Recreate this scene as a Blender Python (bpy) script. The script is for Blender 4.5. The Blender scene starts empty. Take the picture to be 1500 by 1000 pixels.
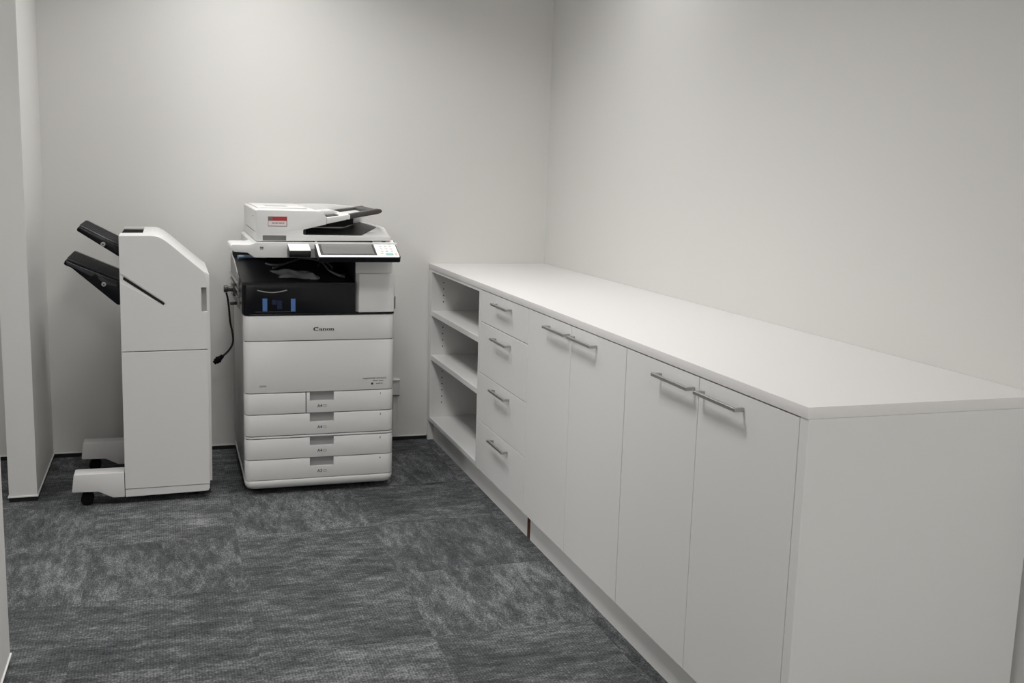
import bpy, bmesh, math, random
from mathutils import Vector, Matrix
random.seed(4)
S = bpy.context.scene
COL = S.collection
S.view_settings.view_transform = 'Standard'
S.view_settings.look = 'None'
S.view_settings.gamma = 1.0
S.view_settings.use_curve_mapping = False
S.view_settings.exposure = 0.06

# ------------------------------------------------------------------ materials
def srgb(c):
    return tuple(((v/12.92) if v <= 0.04045 else ((v+0.055)/1.055)**2.4) for v in [x/255 for x in c]) + (1,)

def mat(name, col, rough=0.5, metal=0.0, spec=0.5, bump=0.0, scale=200.0, var=0.0, coat=0.0, trans=0.0, alpha=1.0, lin=None):
    m = bpy.data.materials.new(name); m.use_nodes = True
    nt = m.node_tree; N = nt.nodes; L = nt.links
    b = N['Principled BSDF']
    c = lin if lin else srgb(col)
    b.inputs['Base Color'].default_value = c
    b.inputs['Roughness'].default_value = rough
    b.inputs['Metallic'].default_value = metal
    b.inputs['Specular IOR Level'].default_value = spec
    b.inputs['Coat Weight'].default_value = coat
    b.inputs['Transmission Weight'].default_value = trans
    b.inputs['Alpha'].default_value = alpha
    tc = N.new('ShaderNodeTexCoord')
    nz = N.new('ShaderNodeTexNoise'); nz.inputs['Scale'].default_value = scale; nz.inputs['Detail'].default_value = 3
    L.new(tc.outputs['Object'], nz.inputs['Vector'])
    if bump > 0:
        bp = N.new('ShaderNodeBump'); bp.inputs['Strength'].default_value = bump; bp.inputs['Distance'].default_value = 0.001
        L.new(nz.outputs['Fac'], bp.inputs['Height']); L.new(bp.outputs['Normal'], b.inputs['Normal'])
    if var > 0:
        mx = N.new('ShaderNodeMixRGB'); mx.blend_type = 'MULTIPLY'; mx.inputs['Fac'].default_value = var
        mx.inputs['Color1'].default_value = c
        L.new(nz.outputs['Fac'], mx.inputs['Color2']); L.new(mx.outputs['Color'], b.inputs['Base Color'])
    return m

M = {}
M['wall'] = mat('wall_paint', None, 0.62, bump=0.12, scale=350, spec=0.3, lin=(0.70, 0.692, 0.672, 1))
M['ceiling'] = mat('ceiling_paint', None, 0.8, bump=0.1, scale=300, lin=(0.76, 0.76, 0.74, 1))
M['lam'] = mat('cabinet_laminate', None, 0.38, bump=0.03, scale=600, lin=(0.76, 0.755, 0.745, 1))
M['top'] = mat('worktop_laminate', None, 0.34, bump=0.03, scale=600, lin=(0.79, 0.775, 0.77, 1))
M['chip'] = mat('raw_chipboard_edge', (150, 104, 84), 0.85, bump=0.4, scale=500, var=0.25)
M['hole'] = mat('dark_hole', (38, 37, 36), 0.7)
M['metal'] = mat('brushed_steel', (182, 181, 180), 0.38, metal=1.0, bump=0.05, scale=900)
M['white'] = mat('copier_plastic', None, 0.42, bump=0.08, scale=900, lin=(0.69, 0.685, 0.675, 1))
M['grey'] = mat('mid_grey_plastic', (150, 149, 148), 0.5, bump=0.05, scale=900)
M['black'] = mat('black_plastic', (17, 17, 19), 0.42, bump=0.05, scale=800, spec=0.35)
M['gloss'] = mat('glossy_black_plastic', (11, 12, 17), 0.24, spec=0.3)
M['traypad'] = mat('charcoal_plastic', (38, 38, 42), 0.4)
M['dkgrey'] = mat('dark_grey_plastic', (62, 60, 60), 0.45)
M['rubber'] = mat('black_rubber', (13, 13, 14), 0.8, spec=0.1)
M['screen'] = mat('screen_reflection_grey', (118, 118, 117), 0.2, spec=0.5)  # grey base colour stands in for the ceiling reflected in the unlit screen
M['bezel'] = mat('bright_white_plastic', None, 0.35, lin=(0.86, 0.86, 0.85, 1))
M['key'] = mat('key_grey', (206, 204, 202), 0.4)
M['teal'] = mat('teal_button', (150, 186, 182), 0.4)
M['orange'] = mat('orange_button', (226, 190, 168), 0.4)
M['red'] = mat('red_print', (176, 44, 54), 0.5)
M['pink'] = mat('sticker_paper', (226, 214, 212), 0.5)
M['mauve'] = mat('sticker_print_grey', (120, 96, 96), 0.5)
M['ink'] = mat('dark_ink', (34, 33, 33), 0.5)
M['inkg'] = mat('grey_ink', (88, 87, 87), 0.5)
M['blue'] = mat('front_blue', (80, 114, 168), 0.4, spec=0.3)
M['navy'] = mat('front_navy', (22, 31, 62), 0.4, spec=0.3)
M['greygreen'] = mat('grey_green_label', (166, 174, 166), 0.5)
M['cable'] = mat('grey_cable', (112, 112, 116), 0.45)
M['bag'] = mat('clear_plastic_film', (170, 172, 178), 0.25, alpha=0.7)
M['paleblue'] = mat('pale_blue_film', (128, 146, 166), 0.3)
M['base'] = mat('black_skirting', (16, 15, 17), 0.6)
M['trim'] = mat('white_metal_trim', None, 0.4, lin=(0.78, 0.775, 0.76, 1))

def emis(name, strength, col=(1, 1, 1, 1)):
    m = bpy.data.materials.new(name); m.use_nodes = True
    nt = m.node_tree; nt.nodes.clear()
    e = nt.nodes.new('ShaderNodeEmission'); e.inputs['Strength'].default_value = strength; e.inputs['Color'].default_value = col
    o = nt.nodes.new('ShaderNodeOutputMaterial'); nt.links.new(e.outputs[0], o.inputs['Surface'])
    return m

def carpet():
    m = bpy.data.materials.new('carpet_tiles'); m.use_nodes = True
    nt = m.node_tree; N = nt.nodes; L = nt.links; b = N['Principled BSDF']
    b.inputs['Roughness'].default_value = 0.95; b.inputs['Specular IOR Level'].default_value = 0.1
    def n(t, **kw):
        x = N.new(t)
        for k, v in kw.items(): setattr(x, k, v)
        return x
    def math_(op, a, bb=None):
        x = n('ShaderNodeMath', operation=op)
        for i, v in enumerate((a, bb)):
            if v is None: continue
            if isinstance(v, (int, float)): x.inputs[i].default_value = v
            else: L.new(v, x.inputs[i])
        return x.outputs[0]
    tc = n('ShaderNodeTexCoord'); sp = n('ShaderNodeSeparateXYZ'); L.new(tc.outputs['Object'], sp.inputs[0])
    X = math_('ADD', sp.outputs['X'], 1.63 + 20); Y = math_('ADD', sp.outputs['Y'], 1.75 + 20)
    ix = math_('FLOOR', math_('MULTIPLY', X, 2.0)); iy = math_('FLOOR', math_('MULTIPLY', Y, 2.0))
    cid = n('ShaderNodeCombineXYZ'); L.new(ix, cid.inputs[0]); L.new(iy, cid.inputs[1])
    wn = n('ShaderNodeTexWhiteNoise', noise_dimensions='2D'); L.new(cid.outputs[0], wn.inputs['Vector'])
    rnd = n('ShaderNodeSeparateColor'); L.new(wn.outputs['Color'], rnd.inputs[0])
    turn = math_('GREATER_THAN', rnd.outputs[0], 0.62)
    A = n('ShaderNodeCombineXYZ'); L.new(X, A.inputs[0]); L.new(Y, A.inputs[1])
    B = n('ShaderNodeCombineXYZ'); L.new(Y, B.inputs[0]); L.new(X, B.inputs[1])
    mx = n('ShaderNodeMix', data_type='VECTOR'); L.new(turn, mx.inputs['Factor']); L.new(A.outputs[0], mx.inputs['A']); L.new(B.outputs[0], mx.inputs['B'])
    off = n('ShaderNodeVectorMath', operation='MULTIPLY_ADD'); L.new(wn.outputs['Color'], off.inputs[0]); off.inputs[1].default_value = (7, 7, 7); L.new(mx.outputs['Result'], off.inputs[2])
    def noise(vec, scl, det, rough, dist=0.0, sc=1.0):
        mp = n('ShaderNodeMapping'); L.new(vec, mp.inputs['Vector']); mp.inputs['Scale'].default_value = scl
        t = n('ShaderNodeTexNoise'); t.inputs['Scale'].default_value = sc; t.inputs['Detail'].default_value = det
        t.inputs['Roughness'].default_value = rough; t.inputs['Distortion'].default_value = dist
        L.new(mp.outputs[0], t.inputs['Vector']); return t.outputs['Fac']
    def ramp(f, p0, p1, c0, c1):
        r = n('ShaderNodeMapRange'); L.new(f, r.inputs[0]); r.inputs[1].default_value = p0; r.inputs[2].default_value = p1
        r.inputs[3].default_value = c0; r.inputs[4].default_value = c1; return r.outputs[0]
    big = ramp(noise(off.outputs[0], (10, 30, 1), 9, 0.74, 0.25), 0.36, 0.66, 0.0, 1.0)
    large = ramp(noise(off.outputs[0], (2.6, 5.5, 1), 5, 0.6, 0.2), 0.36, 0.66, 0.0, 1.0)
    fine = ramp(noise(off.outputs[0], (130, 210, 1), 3, 0.75), 0.30, 0.70, 0.0, 1.0)
    wv = n('ShaderNodeTexWave', wave_type='BANDS', bands_direction='X'); L.new(off.outputs[0], wv.inputs['Vector'])
    wv.inputs['Scale'].default_value = 38; wv.inputs['Distortion'].default_value = 1.2; wv.inputs['Detail'].default_value = 2
    wv.inputs['Detail Scale'].default_value = 6
    v = math_('MULTIPLY', big, 0.36)
    v = math_('ADD', v, math_('MULTIPLY', large, 0.17))
    v = math_('ADD', v, math_('MULTIPLY', fine, 0.50))
    v = math_('ADD', v, math_('MULTIPLY', wv.outputs['Fac'], 0.09))
    v = math_('ADD', v, math_('MULTIPLY', math_('SUBTRACT', rnd.outputs[1], 0.5), 0.10))
    cr = n('ShaderNodeValToRGB'); L.new(v, cr.inputs[0])
    e = cr.color_ramp.elements
    e[0].position = 0.12; e[0].color = (0.020, 0.0215, 0.023, 1)
    e[1].position = 1.05; e[1].color = (0.34, 0.35, 0.355, 1)
    k = e.new(0.55); k.color = (0.089, 0.093, 0.0965, 1)
    L.new(cr.outputs[0], b.inputs['Base Color'])
    bp = n('ShaderNodeBump'); bp.inputs['Strength'].default_value = 0.7; bp.inputs['Distance'].default_value = 0.004
    L.new(v, bp.inputs['Height']); L.new(bp.outputs[0], b.inputs['Normal'])
    return m
M['carpet'] = carpet()

# ------------------------------------------------------------------ mesh helpers
def BM(): return bmesh.new()

def bevel_all(bm, verts, w, seg=2):
    es = list({e for v in verts for e in v.link_edges})
    bmesh.ops.bevel(bm, geom=es, offset=w, segments=seg, profile=0.6, affect='EDGES', clamp_overlap=True)

def box(bm, x0, x1, y0, y1, z0, z1, bev=0.0, seg=2, mi=0):
    t = bmesh.new()
    r = bmesh.ops.create_cube(t, size=1.0)
    for v in r['verts']:
        v.co = Vector(((x0+x1)/2 + v.co.x*(x1-x0), (y0+y1)/2 + v.co.y*(y1-y0), (z0+z1)/2 + v.co.z*(z1-z0)))
    if bev > 0: bevel_all(t, list(t.verts), bev, seg)
    merge(bm, t, mi)

def merge(bm, t, mi=0):
    for f in t.faces: f.material_index = mi
    me = bpy.data.meshes.new('tmp'); t.to_mesh(me); t.free()
    bm.from_mesh(me); bpy.data.meshes.remove(me)

def prism(bm, pts, axis, a, b, bev=0.0, seg=2, mi=0):
    """polygon pts in the plane across `axis`, extruded from a to b. axis y: pts=(x,z); z: (x,y); x: (y,z)"""
    t = bmesh.new()
    def mk(p, k):
        return {'y': (p[0], k, p[1]), 'z': (p[0], p[1], k), 'x': (k, p[0], p[1])}[axis]
    A = [t.verts.new(mk(p, a)) for p in pts]; B = [t.verts.new(mk(p, b)) for p in pts]
    t.faces.new(A); t.faces.new(B[::-1])
    n = len(pts)
    for i in range(n): t.faces.new((A[i], B[i], B[(i+1) % n], A[(i+1) % n]))
    bmesh.ops.recalc_face_normals(t, faces=t.faces[:])
    if bev > 0: bevel_all(t, list(t.verts), bev, seg)
    merge(bm, t, mi)

def rrect(x0, x1, y0, y1, rf, rb=0.004, n=8):
    """plan outline: front (y0) corners with radius rf, back corners with radius rb"""
    P = []
    for cx, cy, r, a0 in ((x0+rf, y0+rf, rf, 180), (x1-rf, y0+rf, rf, 270), (x1-rb, y1-rb, rb, 0), (x0+rb, y1-rb, rb, 90)):
        for i in range(n+1):
            a = math.radians(a0 + 90*i/n); P.append((cx + r*math.cos(a), cy + r*math.sin(a)))
    return P

def rslab(bm, x0, x1, y0, y1, z0, z1, rf, bev=0.0015, mi=0):
    """rounded plan slab with small eased top and bottom rims"""
    t = bmesh.new()
    P = rrect(x0, x1, y0, y1, rf)
    c = ((x0+x1)/2, (y0+y1)/2)
    def ring(ins, z):
        Q = rrect(x0+ins, x1-ins, y0+ins, y1-ins, max(rf-ins, .001), .004)
        return [t.verts.new((p[0], p[1], z)) for p in Q]
    if bev > 0: R = [ring(bev, z0), ring(bev*0.3, z0+bev*0.3), ring(0, z0+bev), ring(0, z1-bev), ring(bev*0.3, z1-bev*0.3), ring(bev, z1)]
    else: R = [ring(0, z0), ring(0, z1)]
    n = len(P)
    for a, b in zip(R[:-1], R[1:]):
        for i in range(n): t.faces.new((a[i], a[(i+1) % n], b[(i+1) % n], b[i]))
    t.faces.new(R[0][::-1]); t.faces.new(R[-1])
    bmesh.ops.recalc_face_normals(t, faces=t.faces[:])
    merge(bm, t, mi)

def cyl(bm, p0, p1, r, n=20, r2=None, bev=0.0, mi=0):
    t = bmesh.new()
    p0 = Vector(p0); p1 = Vector(p1); d = p1-p0
    bmesh.ops.create_cone(t, cap_ends=True, segments=n, radius1=r, radius2=r if r2 is None else r2, depth=d.length)
    rot = d.to_track_quat('Z', 'Y').to_matrix().to_4x4()
    bmesh.ops.transform(t, matrix=Matrix.Translation((p0+p1)/2) @ rot, verts=t.verts[:])
    if bev > 0:
        es = [e for e in t.edges if len(e.link_faces) == 2 and e.calc_face_angle() > 0.9]
        bmesh.ops.bevel(t, geom=es, offset=bev, segments=2, profile=0.6, affect='EDGES', clamp_overlap=True)
    merge(bm, t, mi)

def spline(pts, n=10):
    pts = [Vector(p) for p in pts]; out = []
    P = [pts[0]*2-pts[1]] + pts + [pts[-1]*2-pts[-2]]
    for i in range(1, len(P)-2):
        for k in range(n):
            t = k/n; a, b, c, d = P[i-1], P[i], P[i+1], P[i+2]
            out.append(0.5*((2*b) + (c-a)*t + (2*a-5*b+4*c-d)*t*t + (3*b-a-3*c+d)*t**3))
    out.append(pts[-1]); return out

def tube(bm, pts, r, n=10, mi=0, sm=8):
    t = bmesh.new()
    P = spline(pts, sm) if sm else [Vector(p) for p in pts]
    rs = r if callable(r) else (lambda u: r)
    rings = []; up = Vector((0.13, 0.29, 0.95)).normalized()
    for i, p in enumerate(P):
        d = (P[min(i+1, len(P)-1)] - P[max(i-1, 0)]).normalized()
        s = d.cross(up)
        if s.length < 1e-3: s = d.orthogonal()
        s.normalize(); w = s.cross(d); up = w
        rr = rs(i/(len(P)-1))
        rings.append([t.verts.new(p + rr*(math.cos(2*math.pi*k/n)*s + math.sin(2*math.pi*k/n)*w)) for k in range(n)])
    for a, b in zip(rings[:-1], rings[1:]):
        for k in range(n): t.faces.new((a[k], a[(k+1) % n], b[(k+1) % n], b[k]))
    t.faces.new(rings[0]); t.faces.new(rings[-1][::-1])
    bmesh.ops.recalc_face_normals(t, faces=t.faces[:])
    merge(bm, t, mi)

def build(name, bm, mats, parent=None, smooth=35, label=None):
    """link bm (world coordinates) as ONE object; a child's mesh is shifted by its thing's base"""
    org = Vector((0, 0, 0))
    p = parent
    while p is not None:
        org += p.location; p = p.parent
    bmesh.ops.translate(bm, vec=-org, verts=bm.verts[:])
    me = bpy.data.meshes.new(name)
    bmesh.ops.recalc_face_normals(bm, faces=bm.faces[:])
    bm.to_mesh(me); bm.free()
    for m in (mats if isinstance(mats, (list, tuple)) else [mats]): me.materials.append(m)
    me.polygons.foreach_set('use_smooth', [True]*len(me.polygons))
    me.set_sharp_from_angle(angle=math.radians(smooth))
    o = bpy.data.objects.new(name, me); COL.objects.link(o)
    if parent is not None: o.parent = parent
    if label: o['label'] = label
    return o

def carve(o, cutters):
    """subtract cutter meshes (world coordinates, given as bmeshes) from o"""
    org = Vector((0, 0, 0)); p = o.parent
    while p is not None:
        org += p.location; p = p.parent
    tmp = []
    for bm in cutters:
        bmesh.ops.translate(bm, vec=-org, verts=bm.verts[:])
        bmesh.ops.recalc_face_normals(bm, faces=bm.faces[:])
        me = bpy.data.meshes.new('cut'); bm.to_mesh(me); bm.free()
        c = bpy.data.objects.new('cut', me); COL.objects.link(c); c.parent = o; tmp.append(c)
        md = o.modifiers.new('b', 'BOOLEAN'); md.operation = 'DIFFERENCE'; md.object = c; md.solver = 'EXACT'
    bpy.context.view_layer.update()
    dg = bpy.context.evaluated_depsgraph_get()
    me = bpy.data.meshes.new_from_object(o.evaluated_get(dg))
    o.modifiers.clear()
    old = o.data; o.data = me; me.name = old.name
    for c in tmp:
        d = c.data; bpy.data.objects.remove(c); bpy.data.meshes.remove(d)
    me.polygons.foreach_set('use_smooth', [True]*len(me.polygons))
    me.set_sharp_from_angle(angle=math.radians(35))
    return o

def thing(name, label, cat, loc=(0, 0, 0), group=None):
    o = bpy.data.objects.new(name, None); COL.objects.link(o); o.empty_display_size = 0.1
    o.location = loc; o['label'] = label; o['category'] = cat
    if group: o['group'] = group
    return o

def struct(name, bm, m):
    o = build(name, bm, m); o['kind'] = 'structure'; return o

def text_bm(s, size, loc, ex=0.0004, align='CENTER', weight=0.0, rot=None):
    """flat raised lettering facing -y, centred at loc"""
    cu = bpy.data.curves.new('t', 'FONT'); cu.body = s; cu.size = size; cu.extrude = ex; cu.align_x = align; cu.align_y = 'CENTER'; cu.offset = weight
    o = bpy.data.objects.new('t', cu); COL.objects.link(o)
    bpy.context.view_layer.update()
    me = bpy.data.meshes.new_from_object(o.evaluated_get(bpy.context.evaluated_depsgraph_get()))
    bpy.data.objects.remove(o); bpy.data.curves.remove(cu)
    bm = bmesh.new(); bm.from_mesh(me); bpy.data.meshes.remove(me)
    R = rot if rot else Matrix.Rotation(math.radians(90), 4, 'X')
    bmesh.ops.transform(bm, matrix=Matrix.Translation(loc) @ R, verts=bm.verts[:])
    return bm

# ------------------------------------------------------------------ room shell
CE = 2.70
GAP = 0.020          # shadow-gap skirting height
XL, XR = -4.6, 0.0
YR = -7.2
bm = BM(); box(bm, XL-0.1, XR+0.1, YR-0.1, 0.1, -0.1, 0.0); struct('floor', bm, M['carpet'])
bm = BM(); box(bm, XL-0.1, XR+0.1, YR-0.1, 0.1, CE, CE+0.1); struct('ceiling', bm, M['ceiling'])
bm = BM(); box(bm, XL-0.1, XR+0.1, 0.0, 0.1, GAP, CE); struct('wall_back', bm, M['wall'])
bm = BM(); box(bm, 0.0, 0.1, YR, 0.0, GAP, CE); struct('wall_right', bm, M['wall'])
bm = BM(); box(bm, XL-0.1, XL, YR, 0.0, GAP, CE); struct('wall_far_left', bm, M['wall'])
bm = BM(); box(bm, XL-0.1, XR+0.1, YR-0.1, YR, GAP, CE); struct('wall_rear', bm, M['wall'])
PX0, PX1, PY = -2.472, -2.369, -0.648     # short partition beside the finisher
bm = BM(); box(bm, PX0, PX1, PY, 0.0, GAP, CE, 0.0); struct('wall_partition', bm, M['wall'])
NX0, NX1, NY = -2.40, -2.281, -2.113      # nearer left wall
bm = BM(); box(bm, NX0, NX1, YR, NY, GAP, CE); struct('wall_left', bm, M['wall'])
# black skirting with a thin white metal trim above it
def skirt(side, boxes):
    b = BM()
    for q in boxes: box(b, *q, 0.0, GAP)
    o = build('baseboard_' + side, b, M['base']); o['kind'] = 'structure'
    return o
T = 0.006
skirt('back', [(XL, PX0, 0.0, 0.05), (PX1, 0.0, 0.0, 0.05)])
skirt('right', [(0.0, 0.05, YR, 0.0)])
skirt('partition', [(PX0, PX1, PY, 0.0)])
skirt('left', [(NX0, NX1, YR, NY)])
skirt('far_left', [(XL-0.05, XL, YR, 0.0)])
skirt('rear', [(XL, 0.0, YR-0.05, YR)])
def trim(n, boxes):
    b = BM()
    for q in boxes: box(b, *q, GAP-0.001, GAP+0.004)
    o = build('trim_%d' % n, b, M['trim']); o['kind'] = 'structure'
trim(1, [(XL, PX0-T, -0.004, 0.0), (PX1+T, -0.615, -0.004, 0.0)])
trim(2, [(PX0-0.004, PX1+0.004, PY-0.004, PY), (PX1, PX1+0.004, PY, -0.004), (PX0-0.004, PX0, PY, -0.004)])
trim(3, [(NX1, NX1+0.004, YR, NY), (NX0, NX1+0.004, NY, NY+0.004)])
trim(4, [(-0.004, 0.0, YR, -3.30)])

# ceiling light panels (out of frame, they light the room)
DIFF = emis('lit_diffuser', 3.0, (1.0, 0.985, 0.955, 1))
def panel(label, x, y, sx, sy, power, spread):
    t = thing('ceiling_light', label, 'light', (x, y, CE), 'recessed ceiling light panels')
    b = BM()
    for q in ((x-sx/2-.02, x+sx/2+.02, y-sy/2-.02, y-sy/2), (x-sx/2-.02, x+sx/2+.02, y+sy/2, y+sy/2+.02),
              (x-sx/2-.02, x-sx/2, y-sy/2, y+sy/2), (x+sx/2, x+sx/2+.02, y-sy/2, y+sy/2)):
        box(b, *q, CE-0.014, CE)
    build('frame', b, M['trim'], t)
    b = BM(); box(b, x-sx/2, x+sx/2, y-sy/2, y+sy/2, CE-0.009, CE-0.004)
    build('diffuser', b, DIFF, t)
    l = bpy.data.lights.new('panel_lamp', 'AREA'); l.shape = 'RECTANGLE'; l.size = sx; l.size_y = sy; l.energy = power; l.spread = math.radians(spread)
    l.color = (1.0, 0.99, 0.975)
    lo = bpy.data.objects.new('panel_lamp', l); COL.objects.link(lo); lo.parent = t; lo.location = (0, 0, -0.012)
    return t
LIGHTS = [('ceiling light panel nearest the back wall above the copier and finisher', -1.5, -0.70, .45, .45, 10.0, 128),
          ('small ceiling light panel above the far part of the worktop', -.6, -1.3, .3, .3, 5.0, 130),
          ('ceiling light panel over the carpet in front of the drawers', -1.5, -2.5, .45, .45, 14, 130),
          ('ceiling light panel behind the camera', -1.6, -6.2, .6, .6, 50, 170),
          ('ceiling light panel in the space beyond the partition', -3.5, -1.8, .6, .6, 21, 170)]
for q in LIGHTS: panel(*q)

# ------------------------------------------------------------------ cabinets
FX = -0.612; DX = -0.594; CB = -0.5935; ZT = 0.8745; ZB = 0.106
bm = BM(); box(bm, -0.614, -0.001, -3.277, -0.001, 0.875, 0.900, 0.0007)
o = build('worktop', bm, M['top'])
o['label'] = 'long white laminate worktop running over all the base cabinets'; o['category'] = 'worktop'

def handle(parent, yc, z, L=0.20):
    b = BM(); h = 0.0045; d0 = FX; d1 = FX-0.0275
    # square bar with two square legs, mitred at the corners
    y0, y1 = yc-L/2, yc+L/2; w = 0.009
    P = [(d0, y0+0.003), (d1, y0), (d1, y1), (d0, y1-0.003), (d0, y1-0.003-w), (d1+w, y1-w), (d1+w, y0+w), (d0, y0+0.003+w)]
    prism(b, P, 'z', z-h, z+h, 0.0009, 1)
    return build('handle', b, M['metal'], parent, label='brushed steel bar handle')

def front(parent, name, y0, y1, z0, z1):
    b = BM(); box(b, FX, DX, y0, y1, z0, z1, 0.0008, 1)
    return build(name, b, M['lam'], parent)

def carcass(parent, ya, yb, name='carcass'):
    b = BM(); t = 0.018
    box(b, CB, -0.012, ya, ya+t, ZB, ZT); box(b, CB, -0.012, yb-t, yb, ZB, ZT)
    box(b, CB, -0.012, ya+t, yb-t, ZB, ZB+t); box(b, CB, -0.012, ya+t, yb-t, ZT-t, ZT)
    box(b, -0.012, -0.004, ya, yb, ZB, ZT)
    return build(name, b, M['lam'], parent)

# open shelf unit
u = thing('open_shelf_unit', 'open white shelf unit with two shelves beside the back wall', 'cabinet', (-0.3, -0.46, 0))
b = BM(); box(b, FX, -0.004, -0.021, -0.003, 0.0, ZT, 0.0006, 1); build('end_panel', b, M['lam'], u)
b = BM(); t_ = 0.030
box(b, FX, -0.012, -0.0535, -0.0215, ZB, ZT, 0.0006, 1)
for k in range(21):                                   # rows of shelf-pin holes
    z = 0.20 + k*0.032
    if any(abs(z-q) < 0.03 for q in (0.655, 0.432)): continue
    for x in (FX+0.062, -0.10): cyl(b, (x, -0.052, z), (x, -0.0538, z), 0.0032, 10, mi=1)
build('side_panel', b, [M['lam'], M['hole']], u)
b = BM(); box(b, FX, -0.012, -0.9155, -0.889, ZB, ZT, 0.0006, 1); build('side_panel', b, M['lam'], u)
b = BM(); box(b, FX+.0005, -0.012, -0.8889, -0.0536, 0.8615, ZT, 0.0006, 1); build('top_panel', b, M['lam'], u)
b = BM(); box(b, FX+.0005, -0.012, -0.8889, -0.0536, ZB, 0.126, 0.0006, 1); build('base_panel', b, M['lam'], u)
b = BM(); box(b, -0.012, -0.004, -0.9155, -0.0215, ZB, ZT); build('back_panel', b, M['lam'], u)
for z in (0.643, 0.420):
    b = BM(); box(b, FX+.002, -0.0125, -0.8885, -0.0540, z, z+0.025, 0.0008, 1); build('shelf', b, M['lam'], u)

# drawer unit
u = thing('drawer_cabinet', 'white cabinet of four drawers between the open shelves and the doors', 'cabinet', (-0.3, -1.22, 0))
carcass(u, -1.5255, -0.9165)
for z0, z1, hz in ((0.7415, 0.8715, 0.839), (0.5245, 0.7385, 0.699), (0.3185, 0.5215, 0.490), (0.1065, 0.3155, 0.281)):
    f = front(u, 'drawer', -1.5245, -0.9180, z0, z1)
    handle(f, -1.2325, hz)

# two-door cabinets
def door_cab(label, ya, yb, ym, h1, h2):
    u = thing('door_cabinet', label, 'cabinet', (-0.3, (ya+yb)/2, 0), 'two-door base cabinets')
    carcass(u, yb, ya)
    d = front(u, 'door', ym+0.0015, ya-0.0015, ZB, 0.8715); handle(d, h1, 0.839)
    d = front(u, 'door', yb+0.0015, ym-0.0015, ZB, 0.8715); handle(d, h2, 0.839)
    return u
door_cab('white two-door cabinet next to the drawers', -1.5265, -2.3805, -1.9505, -1.842, -2.070)
u = door_cab('white two-door cabinet nearest the camera beside the wide end panel', -2.3815, -3.2460, -2.8130, -2.697, -2.932)
bm = BM(); box(bm, FX, -0.012, -3.2770, -3.2475, 0.0, ZT, 0.0008, 1)
o = build('end_panel', bm, M['lam']); o['label'] = 'plain white end panel closing the near end of the cabinet row'; o['category'] = 'panel'

# plinths
b = BM(); box(b, -0.583, -0.567, -1.504, -0.0215, 0.0, ZB-0.0005, 0.0)
box(b, -0.5828, -0.5672, -1.5048, -1.504, 0.0002, ZB-0.0007, mi=1)
o = build('plinth', b, [M['lam'], M['chip']]); o['label'] = 'recessed white plinth under the open shelves and drawers with a raw brown end'; o['category'] = 'plinth'
b = BM(); box(b, -0.583, -0.567, -3.2465, -1.538, 0.0, ZB-0.0005, 0.0)
o = build('plinth', b, M['lam']); o['label'] = 'recessed white plinth under the two door cabinets'; o['category'] = 'plinth'

# ------------------------------------------------------------------ copier
CX0, CX1, CY = -1.567, -0.948, -0.780
cp = thing('copier', 'large white office copier with a document feeder and touch panel on top', 'copier', (-1.2575, -0.43, 0))
W = M['white']
b = BM(); rslab(b, CX0+.004, CX1-.004, -0.735, -0.08, 0.064, 0.757, 0.004, 0.001); build('body', b, W, cp)
b = BM(); box(b, CX0+.007, CX1-.007, -0.760, -0.7352, 0.066, 0.756); build('inner_frame', b, M['black'], cp)
# base skirt with rolled lower edge
def skirt_mesh(x0, x1, y0, y1, zs, r):
    t = bmesh.new(); R = []
    for ins, z in zs:
        R.append([t.verts.new((p[0], p[1], z)) for p in rrect(x0+ins, x1-ins, y0+ins, y1-ins, max(r-ins*.5, .004), .006)])
    n = len(R[0])
    for a, c in zip(R[:-1], R[1:]):
        for i in range(n): t.faces.new((a[i], a[(i+1) % n], c[(i+1) % n], c[i]))
    t.faces.new(R[0][::-1]); t.faces.new(R[-1]); return t
b = skirt_mesh(CX0, CX1, CY, -0.085, [(.030, .024), (.020, .0255), (.010, .030), (.003, .039), (0, .048), (0, .0615), (.001, .063)], 0.034)
build('base_skirt', b, W, cp, smooth=60)
for x in (CX0+.10, CX1-.10):
    for y in (CY+.12, -0.17):
        b = BM(); cyl(b, (x-.014, y, .0255), (x+.014, y, .0255), .0255, 20, bev=.004); box(b, x-.02, x+.02, y-.018, y+.018, .026, .040)
        build('caster', b, M['rubber'], cp)

def fascia(z0, z1, x0=CX0, x1=CX1, notch=None, r=0.030, y0=CY, dep=0.045):
    """front panel, rounded where it meets the copier's sides, optional grip notch (xa, xb, zlow) cut from its top edge"""
    out = rrect(CX0, CX1, y0, y0+dep, r, .002)
    b = BM(); t = bmesh.new(); bev = 0.0008
    def ring(ins, z):
        P = rrect(CX0+ins, CX1-ins, y0+ins, y0+dep, max(r-ins, .002), .002)
        return [t.verts.new((min(max(p[0], x0), x1), p[1], z)) for p in P]
    R = [ring(bev, z0), ring(bev*.3, z0+bev*.3), ring(0, z0+bev), ring(0, z1-bev), ring(bev*.3, z1-bev*.3), ring(bev, z1)]
    n = len(R[0])
    for a, c in zip(R[:-1], R[1:]):
        for i in range(n): t.faces.new((a[i], a[(i+1) % n], c[(i+1) % n], c[i]))
    t.faces.new(R[0][::-1]); t.faces.new(R[-1])
    bmesh.ops.remove_doubles(t, verts=t.verts[:], dist=1e-5)
    bmesh.ops.recalc_face_normals(t, faces=t.faces[:])
    return t
G = 0.0019
NX = (-1.303, -1.203)
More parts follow.
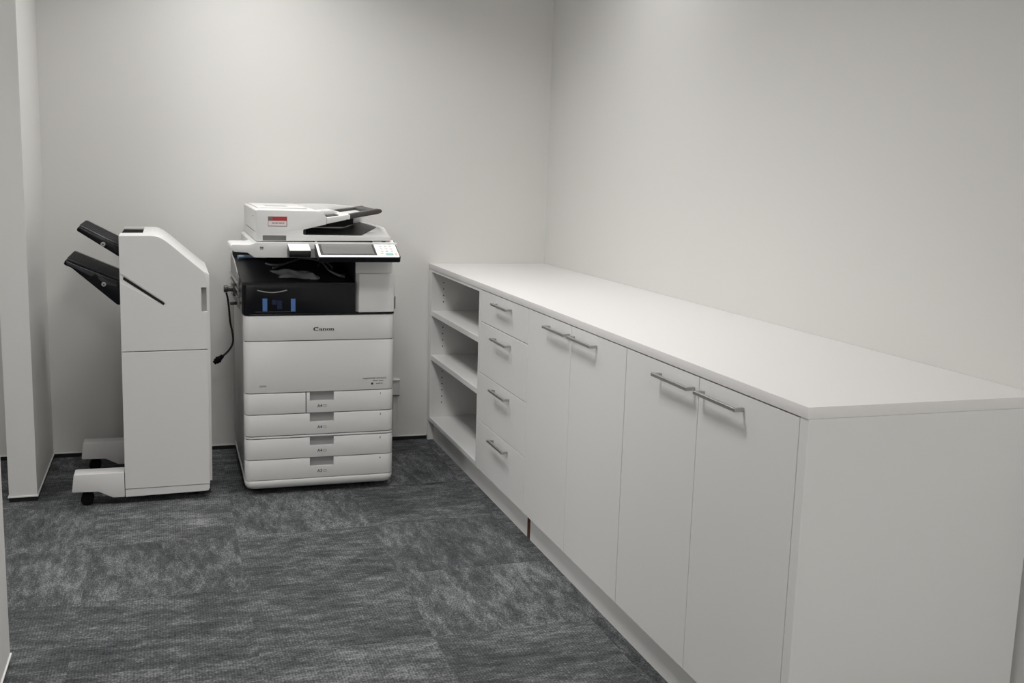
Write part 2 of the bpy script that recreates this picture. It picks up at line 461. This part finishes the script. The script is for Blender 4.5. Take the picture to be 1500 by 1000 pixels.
def drawer(z0, z1, x0, size, num, r2=None):
    b = fascia(z0+G, z1-G, x0=x0)
    o = build('paper_drawer', b, W, cp)
    c = BM(); box(c, NX[0], NX[1], CY-.02, CY+.0175, z1-.0385, z1+.02, 0.0)
    carve(o, [c])
    b = BM()                                           # grip recess: tilted back and a floor lip
    prism(b, [(CY+.0165, z1-.0383), (CY+.0174, z1-.0383), (CY+.0174, z1-.001), (CY+.0145, z1-.001)], 'x', NX[0]+.0003, NX[1]-.0003)
    build('grip_recess', b, M['grey'], o)  # grey plate: the shade inside the grip is put into its colour
    cx = -1.2535
    zt = (z0 + z1-.0385)/2 + .004
    b = text_bm(size, 0.0180, (cx-.008, CY-.0003, zt), weight=0.0004)
    # small paper symbol after the size
    xs = cx+.0075
    for q in ((xs, xs+.012, zt+.0035, zt+.0046), (xs, xs+.012, zt-.0046, zt-.0035), (xs, xs+.0012, zt-.0046, zt+.0046), (xs+.0108, xs+.012, zt-.0046, zt+.0046)):
        box(b, q[0], q[1], CY-.0007, CY+.0003, q[2], q[3])
    build('size_mark', b, M['inkg'], o, label='grey paper size lettering')
    b = text_bm(num, 0.0115, (-1.006, CY-.0003, z1-.0165), weight=0.0003)
    build('number_mark', b, M['ink'], o, label='small dark tray number')
    return o
b = fascia(0.344+G, 0.4335-G, x1=-1.3202); build('side_cover', b, W, cp)
drawer(0.344, 0.4335, -1.3164, 'A4', '1')
drawer(0.2525, 0.344, CX0, 'A4', '2')
b = fascia(0.2415+G, 0.2525-G*1.2); build('divider_strip', b, W, cp)
drawer(0.1525, 0.2415, CX0, 'A4', '3')
drawer(0.0645, 0.1525, CX0, 'A3', '4')
b = fascia(0.4335+G, 0.650-G); fc = build('front_cover', b, W, cp)
# tiny print on the lower right of the cover
b = text_bm('imageRUNNER ADVANCE', 0.0088, (-1.033, CY-.0003, 0.4835), weight=0.0001)
build('model_lettering', b, M['inkg'], fc, label='small grey model lettering')
b = BM()
for x0, x1, z in ((-1.040, -1.018, .471), (-1.014, -.994, .471)): box(b, x0, x1, CY-.0006, CY+.0005, z, z+.0026)
for x0, x1 in ((-1.016, -1.006), (-1.004, -.998)): box(b, x0, x1, CY-.0006, CY+.0005, .4595, .4625)
box(b, -1.025, -1.018, CY-.0006, CY+.0005, .459, .462, mi=1)
build('small_print', b, [M['inkg'], M['red']], fc)
b = BM(); box(b, -1.0465, -1.0375, CY-.0007, CY+.0005, .456, .4645, 0.0006, 1); build('status_lamp', b, M['ink'], fc, label='tiny dark square lamp')
b = text_bm('C5535i', 0.0095, (-1.493, CY-.0003, 0.4635), weight=0.0001)
build('small_lettering', b, M['inkg'], fc, label='tiny grey lettering')
b = fascia(0.650+G, 0.7565-G); uc = build('upper_cover', b, W, cp)

# maker's logo: heavy serif capitals and lower case, drawn as strokes
def logo():
    b = BM(); y0, y1 = CY-.0012, CY+.0006
    zc = .698; x = -1.288; H = .0150; h = .0098; z0 = .6905
    def stroke(P): prism(b, [(x+p[0], z0+p[1]) for p in P], 'y', y0, y1)
    def arcband(cx, cz, rx, rz, wx, wz, a0, a1, n=18):
        for i in range(n):
            t0 = math.radians(a0+(a1-a0)*i/n); t1 = math.radians(a0+(a1-a0)*(i+1)/n)
            stroke([(cx+rx*math.cos(t0), cz+rz*math.sin(t0)), (cx+rx*math.cos(t1), cz+rz*math.sin(t1)),
                    (cx+(rx-wx)*math.cos(t1), cz+(rz-wz)*math.sin(t1)), (cx+(rx-wx)*math.cos(t0), cz+(rz-wz)*math.sin(t0))])
    # C
    arcband(.0115, .0072, .0115, .0082, .0058, .0022, 48, 318)
    stroke([(.0165, .0100), (.0190, .0155), (.0206, .0155), (.0196, .0092)])
    # a
    x = x + .0225
    stroke([(.0080, 0), (.0125, 0), (.0125, .0070), (.0080, .0070)]); arcband(.0065, .0066, .0060, .0036, .0040, .0012, 0, 165)
    arcband(.0055, .0029, .0055, .0031, .0030, .0011, 60, 330); stroke([(.0115, 0), (.0148, 0), (.0148, .0014), (.0115, .0014)])
    def en():
        stroke([(.0015, 0), (.0058, 0), (.0058, .0098), (.0015, .0098)]); stroke([(0, 0), (.0072, 0), (.0072, .0013), (0, .0013)])
        stroke([(0, .0085), (.0058, .0085), (.0058, .0098), (0, .0098)])
        arcband(.0090, .0062, .0058, .0038, .0042, .0014, -5, 150)
        stroke([(.0106, 0), (.0148, 0), (.0148, .0064), (.0106, .0064)]); stroke([(.0094, 0), (.0162, 0), (.0162, .0013), (.0094, .0013)])
    x = x + .0152; en()
    x = x + .0170
    arcband(.0070, .0049, .0070, .0051, .0040, .0014, 0, 360, 24)
    x = x + .0146; en()
    return b
build('maker_logo', logo(), M['ink'], uc, label='black serif maker logo')

# black output section
b = BM(); rslab(b, CX0-.001, CX1+.001, CY-.004, -0.09, 0.7570, 0.7630, 0.030, 0.001); build('black_band', b, M['gloss'], cp)
bx1 = -1.1155
b = BM()
pl = [(-1.572, -0.10), (-1.572, -0.765), (-1.570, -0.774), (-1.564, -0.781), (-1.555, -0.784), (bx1, -0.784), (bx1, -0.10)]
prism(b, pl, 'z', 0.7635, 0.880, 0.002, 2)
of = build('output_front', b, M['gloss'], cp)
# grip under the top edge of the black front
c = BM()
arc = [(-1.512 + .118*i/12, 0.8605 - .009*math.sin(math.pi*i/12)) for i in range(13)]
prism(c, arc + [(-1.394, .864), (-1.512, .864)], 'y', -0.80, -0.772); carve(of, [c])
b = BM(); prism(b, [(p[0], p[1]-.0026) for p in arc] + [(p[0], p[1]+.0004) for p in arc[::-1]], 'y', -0.7862, -0.778)
build('grip_lip', b, M['grey'], of, label='grey curved grip lip')
b = BM(); box(b, -1.520, -1.358, -0.7850, -0.783, 0.7705, 0.7725); build('front_seam', b, M['dkgrey'], of)
for x0, x1, z0, z1, m in ((-1.4915, -1.473, .774, .826, 'blue'), (-1.379, -1.3605, .773, .824, 'blue'), (-1.4345, -1.414, .782, .818, 'navy'), (-1.4535, -1.436, .800, .821, 'navy')):  # thin blue and dark blue rectangles on the black front
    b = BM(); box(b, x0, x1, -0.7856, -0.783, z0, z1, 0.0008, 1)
    build('front_patch', b, M[m], of, label='small blue patch' if m == 'blue' else 'small dark blue patch')
# sloping output tray, back and left inner walls
b = BM()
prism(b, [(-0.782, .880), (-0.782, .888), (-0.775, .8905), (-0.74, .8915), (-0.20, .938), (-0.14, .938), (-0.14, .880)], 'x', -1.570, bx1)
ot = build('output_tray', b, M['black'], cp)
b = BM()
for k in range(5): box(b, -1.50+.08*k, -1.494+.08*k, -0.60, -0.22, .905, .935)
bmesh.ops.translate(b, vec=(0, 0, 0), verts=b.verts[:])
b.free()
b = BM(); box(b, -1.568, bx1, -0.14, -0.09, .880, .995); build('cavity_back', b, M['black'], cp)
b = BM(); box(b, -1.115, -1.112, -0.76, -0.09, .765, .992); build('cavity_side', b, M['black'], cp)
b = BM(); prism(b, [(-0.62, .765), (-0.09, .765), (-0.09, .955), (-0.30, .945), (-0.62, .893)], 'x', -1.5755, -1.5705, 0.0008, 1); sp_ = build('left_side_panel', b, M['grey'], cp, label='grey inner side panel')
b = BM()
for z, dz in ((.872, .008), (.846, .010), (.818, .006)):
    box(b, -1.585, -1.5756, -0.66, -0.16, z-dz/2, z+dz/2, 0.002, 1)
build('docking_rail', b, M['metal'], sp_, label='bright metal docking rails')
b = BM(); cyl(b, (-1.576, -.50, .834), (-1.612, -.50, .834), .011, 18, bev=.002); cyl(b, (-1.612, -.50, .834), (-1.628, -.50, .834), .0155, 18, bev=.003)
box(b, -1.590, -1.5756, -.53, -.47, .806, .858, .003); cyl(b, (-1.5756, -.50, .772), (-1.603, -.50, .772), .007, 14, bev=.001)
build('docking_connector', b, [M['dkgrey']], sp_, label='dark round docking connector')

# right column with its raised door
b = BM(); prism(b, [(-1.1115, -.758), (-.975, -.758), (-.958, -.752), (-.949, -.735), (-.946, -.70), (-.946, -.09), (-1.1115, -.09)], 'z', .7635, .991, .002, 2)
rc = build('right_column', b, W, cp)
b = BM(); prism(b, [(-1.112, -.758), (-1.100, -.785), (-.972, -.785), (-.955, -.780), (-.9475, -.768), (-.9475, -.757)], 'z', .7645, .926, .0035, 3)
build('column_door', b, W, rc)
b = BM(); box(b, -.9475, -.9445, -.772, -.752, .777, .828, .001, 1); build('side_latch', b, M['dkgrey'], rc, label='dark narrow latch')

# scanner unit
b = BM()
SP = [(-1.526, .9945), (-1.518, .9925), (-.950, .9925), (-.946, .996), (-.946, 1.0545), (-1.512, 1.0545), (-1.522, 1.050), (-1.526, 1.045)]
prism(b, SP, 'y', -0.80, -0.085, 0.002, 2)
prism(b, [(-1.613, 1.030), (-1.611, 1.023), (-1.600, 1.015), (-1.550, 1.012), (-1.5245, .9945), (-1.5245, 1.049), (-1.540, 1.0435), (-1.606, 1.0435), (-1.613, 1.039)], 'y', -0.7995, -0.55, 0.002, 2)
sc = build('scanner_unit', b, W, cp)
b = BM()
for z in (1.0275, 1.0335): box(b, -1.5015, -1.4875, -.8008, -.799, z-.0018, z+.0018, mi=0)
build('speaker_slot', b, M['ink'], sc, label='two short dark slots')
b = BM(); box(b, -1.395, -1.270, -.8035, -.800, .9935, 1.030, .001, 1); build('reader_bracket', b, M['grey'], sc, label='grey bracket')

# card reader hung on the scanner front
rd = thing('card_reader', 'small black card reader with a white sloping top left of the touch panel', 'card reader', (-1.355, -.83, 1.0))
b = BM(); prism(b, [(-.8036, 1.046), (-.8036, 1.002), (-.855, .998), (-.868, 1.002), (-.872, 1.010), (-.872, 1.0255)], 'x', -1.3935, -1.3085, .003, 2); build('housing', b, M['black'], rd)
b = BM(); prism(b, [(-.8045, 1.0462), (-.8715, 1.0257), (-.8712, 1.0285), (-.8045, 1.0492)], 'x', -1.3925, -1.3095, .001, 1); build('reader_plate', b, M['bezel'], rd, label='white top plate')

# tilted touch panel
org = Vector((-1.282, -.905, 1.004)); wU = Vector((.326, 0, 0)); vv = Vector((0, .145, .058)); hL = vv.length; vdir = vv.normalized(); nrm = Vector((1, 0, 0)).cross(vdir)
def onpanel(bm):
    Rm = Matrix(((1, vdir.x, nrm.x), (0, vdir.y, nrm.y), (0, vdir.z, nrm.z))).to_4x4()
    bmesh.ops.transform(bm, matrix=Matrix.Translation(org) @ Rm, verts=bm.verts[:]); return bm
PW = .326
b = BM(); prism(b, rrect(-.004, PW+.004, -.005, hL+.003, .010, .008), 'z', -.020, -.0005, .003, 2); tp = build('touch_panel', onpanel(b), M['gloss'], cp)
b = BM(); prism(b, rrect(0, PW, 0, hL, .008, .006), 'z', -.0005, .002, .0008, 1); pf = build('bezel', onpanel(b), M['bezel'], tp, label='bright white bezel')
b = BM(); box(b, .010, .236, .016, hL-.009, .002, .0028); build('screen_border', onpanel(b), M['dkgrey'], pf)
b = BM(); box(b, .020, .226, .024, hL-.018, .0028, .0033); build('screen', onpanel(b), M['screen'], pf, label='unlit touch screen, its reflection painted grey')
for r_ in range(4):
    for c_ in range(3):
        b = BM(); cyl(b, (.262+.020*c_, .052+.022*r_, .002), (.262+.020*c_, .052+.022*r_, .0036), .0068, 14, bev=.0006); build('key', onpanel(b), M['key'], pf)
for x0, x1, y0, y1, m, nm in ((.272, .304, .016, .034, 'teal', 'start_key'), (.252, .264, .024, .038, 'orange', 'stop_key'), (.310, .320, .016, .034, 'orange', 'reset_key'), (.276, .292, hL-.020, hL-.014, 'inkg', 'power_key')):
    b = BM(); box(b, x0, x1, y0, y1, .002, .0035, .0006, 1); build(nm, onpanel(b), M[m], pf, label=m + ' key' if m != 'inkg' else 'grey key')
b = BM(); prism(b, [(-.80, 1.0), (-.80, 1.035), (-.835, 1.020), (-.86, 1.004), (-.86, .996)], 'x', -1.20, -1.0); build('panel_arm', b, M['black'], tp)

# document feeder
AP = [(-1.513, 1.0565), (-.973, 1.0625), (-.971, 1.066), (-.971, 1.079), (-.974, 1.082), (-1.3215, 1.083), (-1.3285, 1.0855), (-1.3285, 1.103), (-1.325, 1.1055),
      (-1.2365, 1.1265), (-1.2345, 1.130), (-1.2345, 1.155), (-1.238, 1.160), (-1.254, 1.1765), (-1.262, 1.1795), (-1.508, 1.1810), (-1.513, 1.1770)]
b = BM(); prism(b, AP, 'y', -0.783, -0.085, 0.003, 2)
af = build('document_feeder', b, W, cp)
cuts = []
c = BM(); box(c, -1.489, -1.396, -.80, -.762, 1.0585, 1.0805, .004, 2); cuts.append(c)
c = BM(); box(c, -1.52, -1.5115, -.70, -.20, 1.0895, 1.0925); cuts.append(c)
carve(af, cuts)
b = BM(); box(b, -1.488, -1.397, -.7632, -.7612, 1.0595, 1.0798); build('grip_recess', b, M['grey'], af, label='grey grip recess')
b = BM(); box(b, -1.5115, -1.5105, -.70, -.20, 1.0895, 1.0925); build('side_seam', b, M['ink'], af)
b = BM(); box(b, -1.5138, -1.512, -.640, -.615, 1.149, 1.152); build('side_mark', b, M['ink'], af)
b = BM(); box(b, -1.4955, -1.290, -.60, -.10, 1.1800, 1.1860, .003, 2); build('top_panel', b, W, af)
b = BM(); box(b, -1.452, -1.362, -.52, -.40, 1.1857, 1.1868, .0003, 1); build('guide_label', b, M['greygreen'], af, label='grey green guide label')
# sticker on the feeder front
b = BM(); box(b, -1.4675, -1.3925, -.7836, -.782, 1.1165, 1.1555); st = build('sticker', b, M['mauve'], af, label='small red and white sticker')
b = BM(); box(b, -1.4490, -1.3935, -.7842, -.7835, 1.1400, 1.1545); build('sticker_band', b, M['red'], st, label='red band')
b = BM(); box(b, -1.4660, -1.3950, -.7841, -.7835, 1.1185, 1.1385); build('sticker_field', b, M['pink'], st, label='pale field')
b = BM()
for x0, x1 in ((-1.452, -1.441), (-1.439, -1.428), (-1.425, -1.413), (-1.411, -1.404)): box(b, x0, x1, -.7845, -.784, 1.128, 1.1315)
build('sticker_print', b, M['inkg'], st)
# output pad in the feeder's throat and raised right end of the lid
def slab(name, polys, m, th=.0015):
    t = BM(); vs = {}
    for P in polys:
        t.faces.new([vs.setdefault(p, None) or vs.__setitem__(p, t.verts.new(p)) or vs[p] for p in P])
    bmesh.ops.recalc_face_normals(t, faces=t.faces[:])
    bmesh.ops.solidify(t, geom=t.faces[:], thickness=th)
    return build(name, t, m, af)
slab('feeder_output_pad', [[(-1.326, -.772, 1.0855), (-1.092, -.775, 1.0855), (-1.100, -.16, 1.0855), (-1.326, -.16, 1.0855)],
                           [(-1.092, -.775, 1.0855), (-1.009, -.665, 1.1125), (-1.009, -.16, 1.1125), (-1.100, -.16, 1.0855)]], M['traypad'])
b = BM(); prism(b, [(-1.327, 1.084), (-1.318, 1.084), (-1.318, 1.105), (-1.327, 1.103)], 'y', -.778, -.10); build('throat_back', b, M['black'], af)
b = BM(); prism(b, [(-1.326, 1.0865), (-1.085, 1.092), (-1.045, 1.105), (-1.045, 1.160), (-1.225, 1.129), (-1.326, 1.105)], 'y', -.30, -.285); build('throat_rear', b, M['black'], af)
b = BM(); q = [(-1.088, -.768), (-.976, -.768), (-.976, -.665), (-1.007, -.665), (-.976, -.10), (-1.007, -.10)]
vs = [b.verts.new((x, y, 1.0815)) for x, y in q] + [b.verts.new((x, y, 1.083 if y < -.7 else 1.111)) for x, y in q]
bmesh.ops.convex_hull(b, input=b.verts[:]); build('lid_ramp', b, W, af, smooth=15)
# input tray above
b = BM()
ti = [(-1.233, 1.1285), (-1.155, 1.146), (-1.152, 1.148), (-1.140, 1.148), (-1.138, 1.151), (-1.138, 1.165), (-1.142, 1.168), (-1.233, 1.153)]
prism(b, ti, 'y', -.778, -.14, .002, 2); it = build('input_tray', b, W, af)
b = BM(); prism(b, [(-1.234, 1.1532), (-1.180, 1.1622), (-1.180, 1.1645), (-1.234, 1.1555)], 'y', -.74, -.60); build('tray_slot', b, M['ink'], it)
b = BM(); prism(b, [(-1.250, 1.170), (-1.240, 1.176), (-1.185, 1.179), (-1.170, 1.172), (-1.170, 1.160), (-1.250, 1.158)], 'y', -.64, -.52, .002, 2); build('paper_guide', b, W, it)
b = BM(); prism(b, [(-1.138, 1.150), (-1.025, 1.171), (-1.010, 1.176), (-1.004, 1.184), (-1.010, 1.1915), (-1.022, 1.1925), (-1.138, 1.170)], 'y', -.775, -.725, .003, 2)
prism(b, [(-1.050, 1.171), (-1.010, 1.178), (-1.010, 1.188), (-1.050, 1.184)], 'y', -.725, -.33, .002, 1)
prism(b, [(-1.138, 1.150), (-1.010, 1.176), (-1.010, 1.190), (-1.138, 1.170)], 'y', -.37, -.33, .002, 1)
build('tray_extension', b, M['dkgrey'], it, label='dark grey looped tray extension')
b = BM(); prism(b, [(-1.138, 1.152), (-1.02, 1.171), (-1.02, 1.175), (-1.138, 1.158)], 'y', -.70, -.20); build('tray_plate', b, W, it)
b = BM(); prism(b, [(-1.300, 1.150), (-1.300, 1.1845), (-1.230, 1.1880), (-1.156, 1.1885), (-1.077, 1.1845), (-.985, 1.1775), (-.975, 1.172), (-.975, 1.160), (-1.235, 1.128)], 'y', -.18, -.13, .003, 2); build('rear_fence', b, W, it)
b = BM(); box(b, -1.044, -.985, -.26, -.22, 1.105, 1.172, .003, 1); build('tray_post', b, W, it)

# things left in the output tray
def traz(y): return .8915 + (y+.74)*(.0465/.54)
cb = thing('cable_coil', 'grey cable coiled loosely on the black output tray of the copier', 'cable', (-1.28, -.45, .92))
b = BM(); r = .0045
P = [(-1.440, -.36), (-1.42, -.42), (-1.38, -.43), (-1.31, -.34), (-1.25, -.26), (-1.19, -.36), (-1.17, -.50), (-1.185, -.60), (-1.16, -.655), (-1.135, -.63)]
tube(b, [(x, y, traz(y)+r+.012*math.sin(math.pi*i/9)+.001) for i, (x, y) in enumerate(P)], r)
build('cable_strand', b, M['cable'], cb)
b = BM()
P = [(-1.42, -.47), (-1.35, -.40), (-1.28, -.33), (-1.22, -.40), (-1.205, -.52), (-1.20, -.62), (-1.175, -.69), (-1.145, -.68)]
tube(b, [(x, y, traz(y)+r+.022*math.sin(math.pi*i/7)+.001) for i, (x, y) in enumerate(P)], r)
build('cable_strand', b, M['cable'], cb)
b = BM()
P = [(-1.22, -.42), (-1.19, -.33), (-1.15, -.28), (-1.13, -.22)]
tube(b, [(x, y, traz(y)+r+.014*math.sin(math.pi*i/3)+.001) for i, (x, y) in enumerate(P)], .0028)
build('cable_tail', b, M['cable'], cb)
# crumpled clear bag under the coil
b = BM(); n1, n2 = 22, 16; g = []
rb = random.Random(7)
for i in range(n1+1):
    row = []
    for j in range(n2+1):
        u_, v_ = i/n1, j/n2
        x = -1.425 + .165*u_ + .015*math.sin(5*v_); y = -.70 + .17*v_ + .02*math.sin(4*u_+1)
        edge = min(u_, 1-u_, v_, 1-v_)
        z = traz(y) + .002 + .020*min(1, edge*5)*(.55+.45*math.sin(9*u_+3*v_)*math.cos(7*v_-2*u_)) + .003*rb.random()
        row.append(b.verts.new((x, y, z)))
    g.append(row)
for i in range(n1):
    for j in range(n2): b.faces.new((g[i][j], g[i+1][j], g[i+1][j+1], g[i][j+1]))
bag = build('plastic_bag', b, M['bag'], None, smooth=60)
bag['label'] = 'crumpled clear plastic bag under the coiled cable on the copier output tray'; bag['category'] = 'bag'
b = BM()
P = [(-1.552, -.24), (-1.51, -.225), (-1.47, -.225), (-1.43, -.235)]
tube(b, [(x, y, traz(y)+.0125) for x, y in P], lambda u: .0095-.003*u, 14)
ro = build('rolled_film', b, M['paleblue']); ro['label'] = 'pale blue rolled film at the left back of the copier output tray'; ro['category'] = 'film'

# loose cable hanging at the copier's left side
hc = thing('hanging_cable', 'black cable with a plug dangling between the copier and the finisher', 'cable', (-1.61, -.5, .53))
b = BM(); tube(b, [(-1.618, -.50, .8175), (-1.612, -.50, .79), (-1.607, -.50, .74), (-1.603, -.50, .69), (-1.594, -.50, .64), (-1.594, -.50, .60), (-1.610, -.50, .570), (-1.632, -.50, .548), (-1.640, -.50, .543)], .0042, 10); build('cord', b, M['black'], hc)
b = BM(); d = Vector((-.72, 0, -.62)).normalized(); p = Vector((-1.636, -.50, .546))
cyl(b, p, p+d*.016, .008, 14, r2=.011); cyl(b, p+d*.016, p+d*.040, .013, 16, bev=.003); cyl(b, p+d*.022, p+d*.028, .0155, 16, bev=.001); cyl(b, p+d*.040, p+d*.048, .009, 12)
build('plug', b, M['rubber'], hc)

# ------------------------------------------------------------------ finisher
fy, fb = -.772, -.17
FX0, FX1 = -2.029, -1.706
fn = thing('finisher', 'tall white copier finisher with two black paper trays on its left', 'finisher', (-1.87, -.47, 0))
def top_profile(x0, x1):
    return [(x0, 1.0730), (-1.912, 1.0745), (-1.898, 1.0735), (-1.884, 1.0700), (-1.869, 1.0625), (-1.853, 1.0515), (-1.835, 1.0365), (-1.712, .9295)] + ([(x1, .9175)] if x1 > -1.71 else [])
# front cover (upper) and lower cover
b = BM(); prism(b, top_profile(FX0, FX1) + [(FX1, .6225), (FX0-.002, .6195)], 'y', fy, fy+.045, .0015, 1)
fu = build('front_cover', b, W, fn)
cuts = []
c = BM(); prism(c, [(-2.05, .9445), (-2.05, .9030), (-1.868, .7985), (-1.861, .8045), (-1.866, .8135)], 'y', fy-.02, fy+.004); cuts.append(c)
c = BM(); prism(c, [(-2.015, .9145), (-2.019, .9030), (-1.8715, .8005), (-1.8655, .8060), (-1.8690, .8120)], 'y', fy-.02, fy+.030); cuts.append(c)
c = BM(); box(c, -1.7275, -1.690, fy-.02, fy+.028, .772, .8715, .002, 1); cuts.append(c)
carve(fu, cuts)
b = BM(); prism(b, [(-2.0145, .9140), (-2.0185, .9030), (-1.8715, .8010), (-1.8660, .8060), (-1.8692, .8115)], 'y', fy+.010, fy+.0295); build('slot_liner', b, M['black'], fu, label='black diagonal slot')
b = BM(); box(b, -1.7270, -1.7065, fy+.0265, fy+.029, .7725, .871); build('grip_recess', b, M['grey'], fu, label='grey vertical grip recess')
b = BM(); prism(b, [(FX0-.002, .6165), (FX1, .6195), (FX1, .0640), (FX0-.003, .0625)], 'y', fy, fy+.045, .0015, 1); build('lower_cover', b, W, fn)
b = BM(); prism(b, [(FX0-.003, .0605), (FX1-.001, .0620), (FX1-.001, .045), (FX1-.006, .036), (FX1-.020, .034), (FX0-.003, .029)], 'y', fy+.002, fb, .0015, 1); build('skirt', b, W, fn)
# main housing
b = BM(); prism(b, top_profile(FX0+.0, -1.694) + [(-1.693, .900), (-1.695, .064), (FX0, .0630)], 'y', fy+.0455, fb, .002, 2)
fh = build('housing', b, W, fn)
c = BM(); box(c, -2.05, -1.944, -.600, -.235, 1.050, 1.10); carve(fh, [c])
b = BM(); box(b, -2.0280, -1.9442, -.5995, -.2355, 1.0505, 1.0660); build('top_slot', b, M['rubber'], fh, label='black slot in the top')
# feet with casters
for nm, y0, y1 in (('front', fy, -.690), ('rear', -.279, -.194)):
    b = BM()
    prism(b, [(-2.2185, .1325), (-2.2215, .129), (-2.2290, .066), (-2.2270, .0615), (-2.132, .0590), (-2.078, .0310), (-2.0345, .0305), (-2.0345, .1320)], 'y', y0, y1, .003, 2)
    ft = build('foot', b, W, fn)
    yc = (y0+y1)/2
    b = BM(); cyl(b, (-2.176, yc-.026, .0240), (-2.176, yc-.008, .0240), .0240, 22, bev=.004); cyl(b, (-2.176, yc+.008, .0240), (-2.176, yc+.026, .0240), .0240, 22, bev=.004)
    cyl(b, (-2.176, yc-.01, .024), (-2.176, yc+.01, .024), .008, 12); cyl(b, (-2.166, yc, .03), (-2.166, yc, .0600), .012, 14)
    build('caster', b, M['rubber'], ft)
for y in (fy+.10, fb-.08):
    b = BM(); cyl(b, (-1.76, y-.02, .0200), (-1.76, y+.02, .0200), .0200, 20, bev=.003); box(b, -1.775, -1.745, y-.015, y+.015, .02, .036)
    build('caster', b, M['rubber'], fn)
# paper trays
def tray(prof, top, y0, y1, knob, deep):
    b = BM(); prism(b, prof, 'y', y0, y1, .003, 2)
    t = build('paper_tray', b, M['gloss'], fn, label='black sloping paper tray')
    b = BM(); prism(b, top, 'y', y0+.02, y1-.02, .002, 1); build('tray_top', b, M['traypad'], t)
    b = BM()
    for k in range(9):
        yy = y0+.06+.042*k
        if yy < y1-.05: prism(b, [(p[0], p[1]+.0025) for p in top], 'y', yy, yy+.006)
    build('rib', b, M['traypad'], t)
    b = BM(); cyl(b, (knob[0], y0+.001, knob[1]), (knob[0], y0-.006, knob[1]), .0088, 18, bev=.0015); cyl(b, (knob[0], y0-.006, knob[1]), (knob[0], y0-.0065, knob[1]), .003, 10, mi=1)
    build('knob', b, [M['grey'], M['ink']], t, label='light grey round knob')
    return t
tray([(-2.182, 1.0885), (-2.176, 1.0835), (-2.031, .987), (-2.031, 1.0275), (-2.170, 1.1000), (-2.176, 1.1010)],
     [(-2.174, 1.1012), (-2.031, 1.0280), (-2.031, 1.0330), (-2.171, 1.1065)], -.72, -.28, (-2.088, 1.036), 0)
lt = tray([(-2.226, .9735), (-2.232, .960), (-2.229, .955), (-2.205, .944), (-2.045, .800), (-2.033, .797), (-2.031, .889)],
     [(-2.224, .9728), (-2.031, .8895), (-2.031, .8945), (-2.221, .9775)], -.72, -.28, (-2.090, .880), 1)
def lz(x): return .9728 - .4316*(x+2.224)
b = BM(); prism(b, [(-2.222, lz(-2.222)-.003), (-2.222, lz(-2.222)-.014), (-2.135, lz(-2.135)-.024), (-2.122, lz(-2.122)-.012), (-2.128, lz(-2.128)-.004)], 'y', -.7225, -.715, .001, 1); build('grip_strip', b, M['traypad'], lt)
b = BM(); prism(b, [(-2.116, lz(-2.116)-.006), (-2.106, lz(-2.106)-.024), (-2.085, lz(-2.085)-.033), (-2.045, lz(-2.045)-.026), (-2.040, lz(-2.040)-.016), (-2.080, lz(-2.080)-.018), (-2.098, lz(-2.098)-.008)], 'y', -.7225, -.715, .001, 1); build('curved_guide', b, M['traypad'], lt)

# ------------------------------------------------------------------ wall socket behind the copier
ws = thing('wall_socket', 'white wall socket box with cable duct half hidden behind the copier', 'socket', (-.80, 0, 0))
b = BM(); box(b, -.842, -.762, -.032, -.0005, .240, .316, .003, 2); sk = build('housing', b, W, ws)
b = BM(); box(b, -.844, -.760, -.042, -.0005, .3165, .322, .002, 1); build('lid', b, M['bezel'], ws)
b = BM(); box(b, -.842, -.762, -.034, -.0005, .2365, .2395); build('lower_lip', b, M['dkgrey'], ws)
b = BM(); box(b, -.790, -.768, -.014, -.0005, .0245, .2364, .001, 1); build('cable_duct', b, W, ws)

# ------------------------------------------------------------------ camera
def cam():
    c = bpy.data.cameras.new('camera'); o = bpy.data.objects.new('camera', c); COL.objects.link(o)
    f = 1524.77; yaw, pitch, roll = .3212, -.1597, .0300
    cy, sy, cp_, sp = math.cos(yaw), math.sin(yaw), math.cos(pitch), math.sin(pitch)
    fw = Vector((sy*cp_, cy*cp_, sp)); rt = Vector((cy, -sy, 0)); up = rt.cross(fw)
    r2 = math.cos(roll)*rt + math.sin(roll)*up; u2 = -math.sin(roll)*rt + math.cos(roll)*up
    m = Matrix((r2, u2, -fw)).transposed().to_4x4(); m.translation = Vector((-1.8478, -5.0562, 1.3526))
    o.matrix_world = m
    c.sensor_fit = 'HORIZONTAL'; c.sensor_width = 36; c.lens = f/1500*36; c.clip_start = .02
    S.camera = o
cam()
w = bpy.data.worlds.new('world'); S.world = w; w.use_nodes = True
w.node_tree.nodes['Background'].inputs['Color'].default_value = (1, 1, 1, 1)
w.node_tree.nodes['Background'].inputs['Strength'].default_value = 0.0
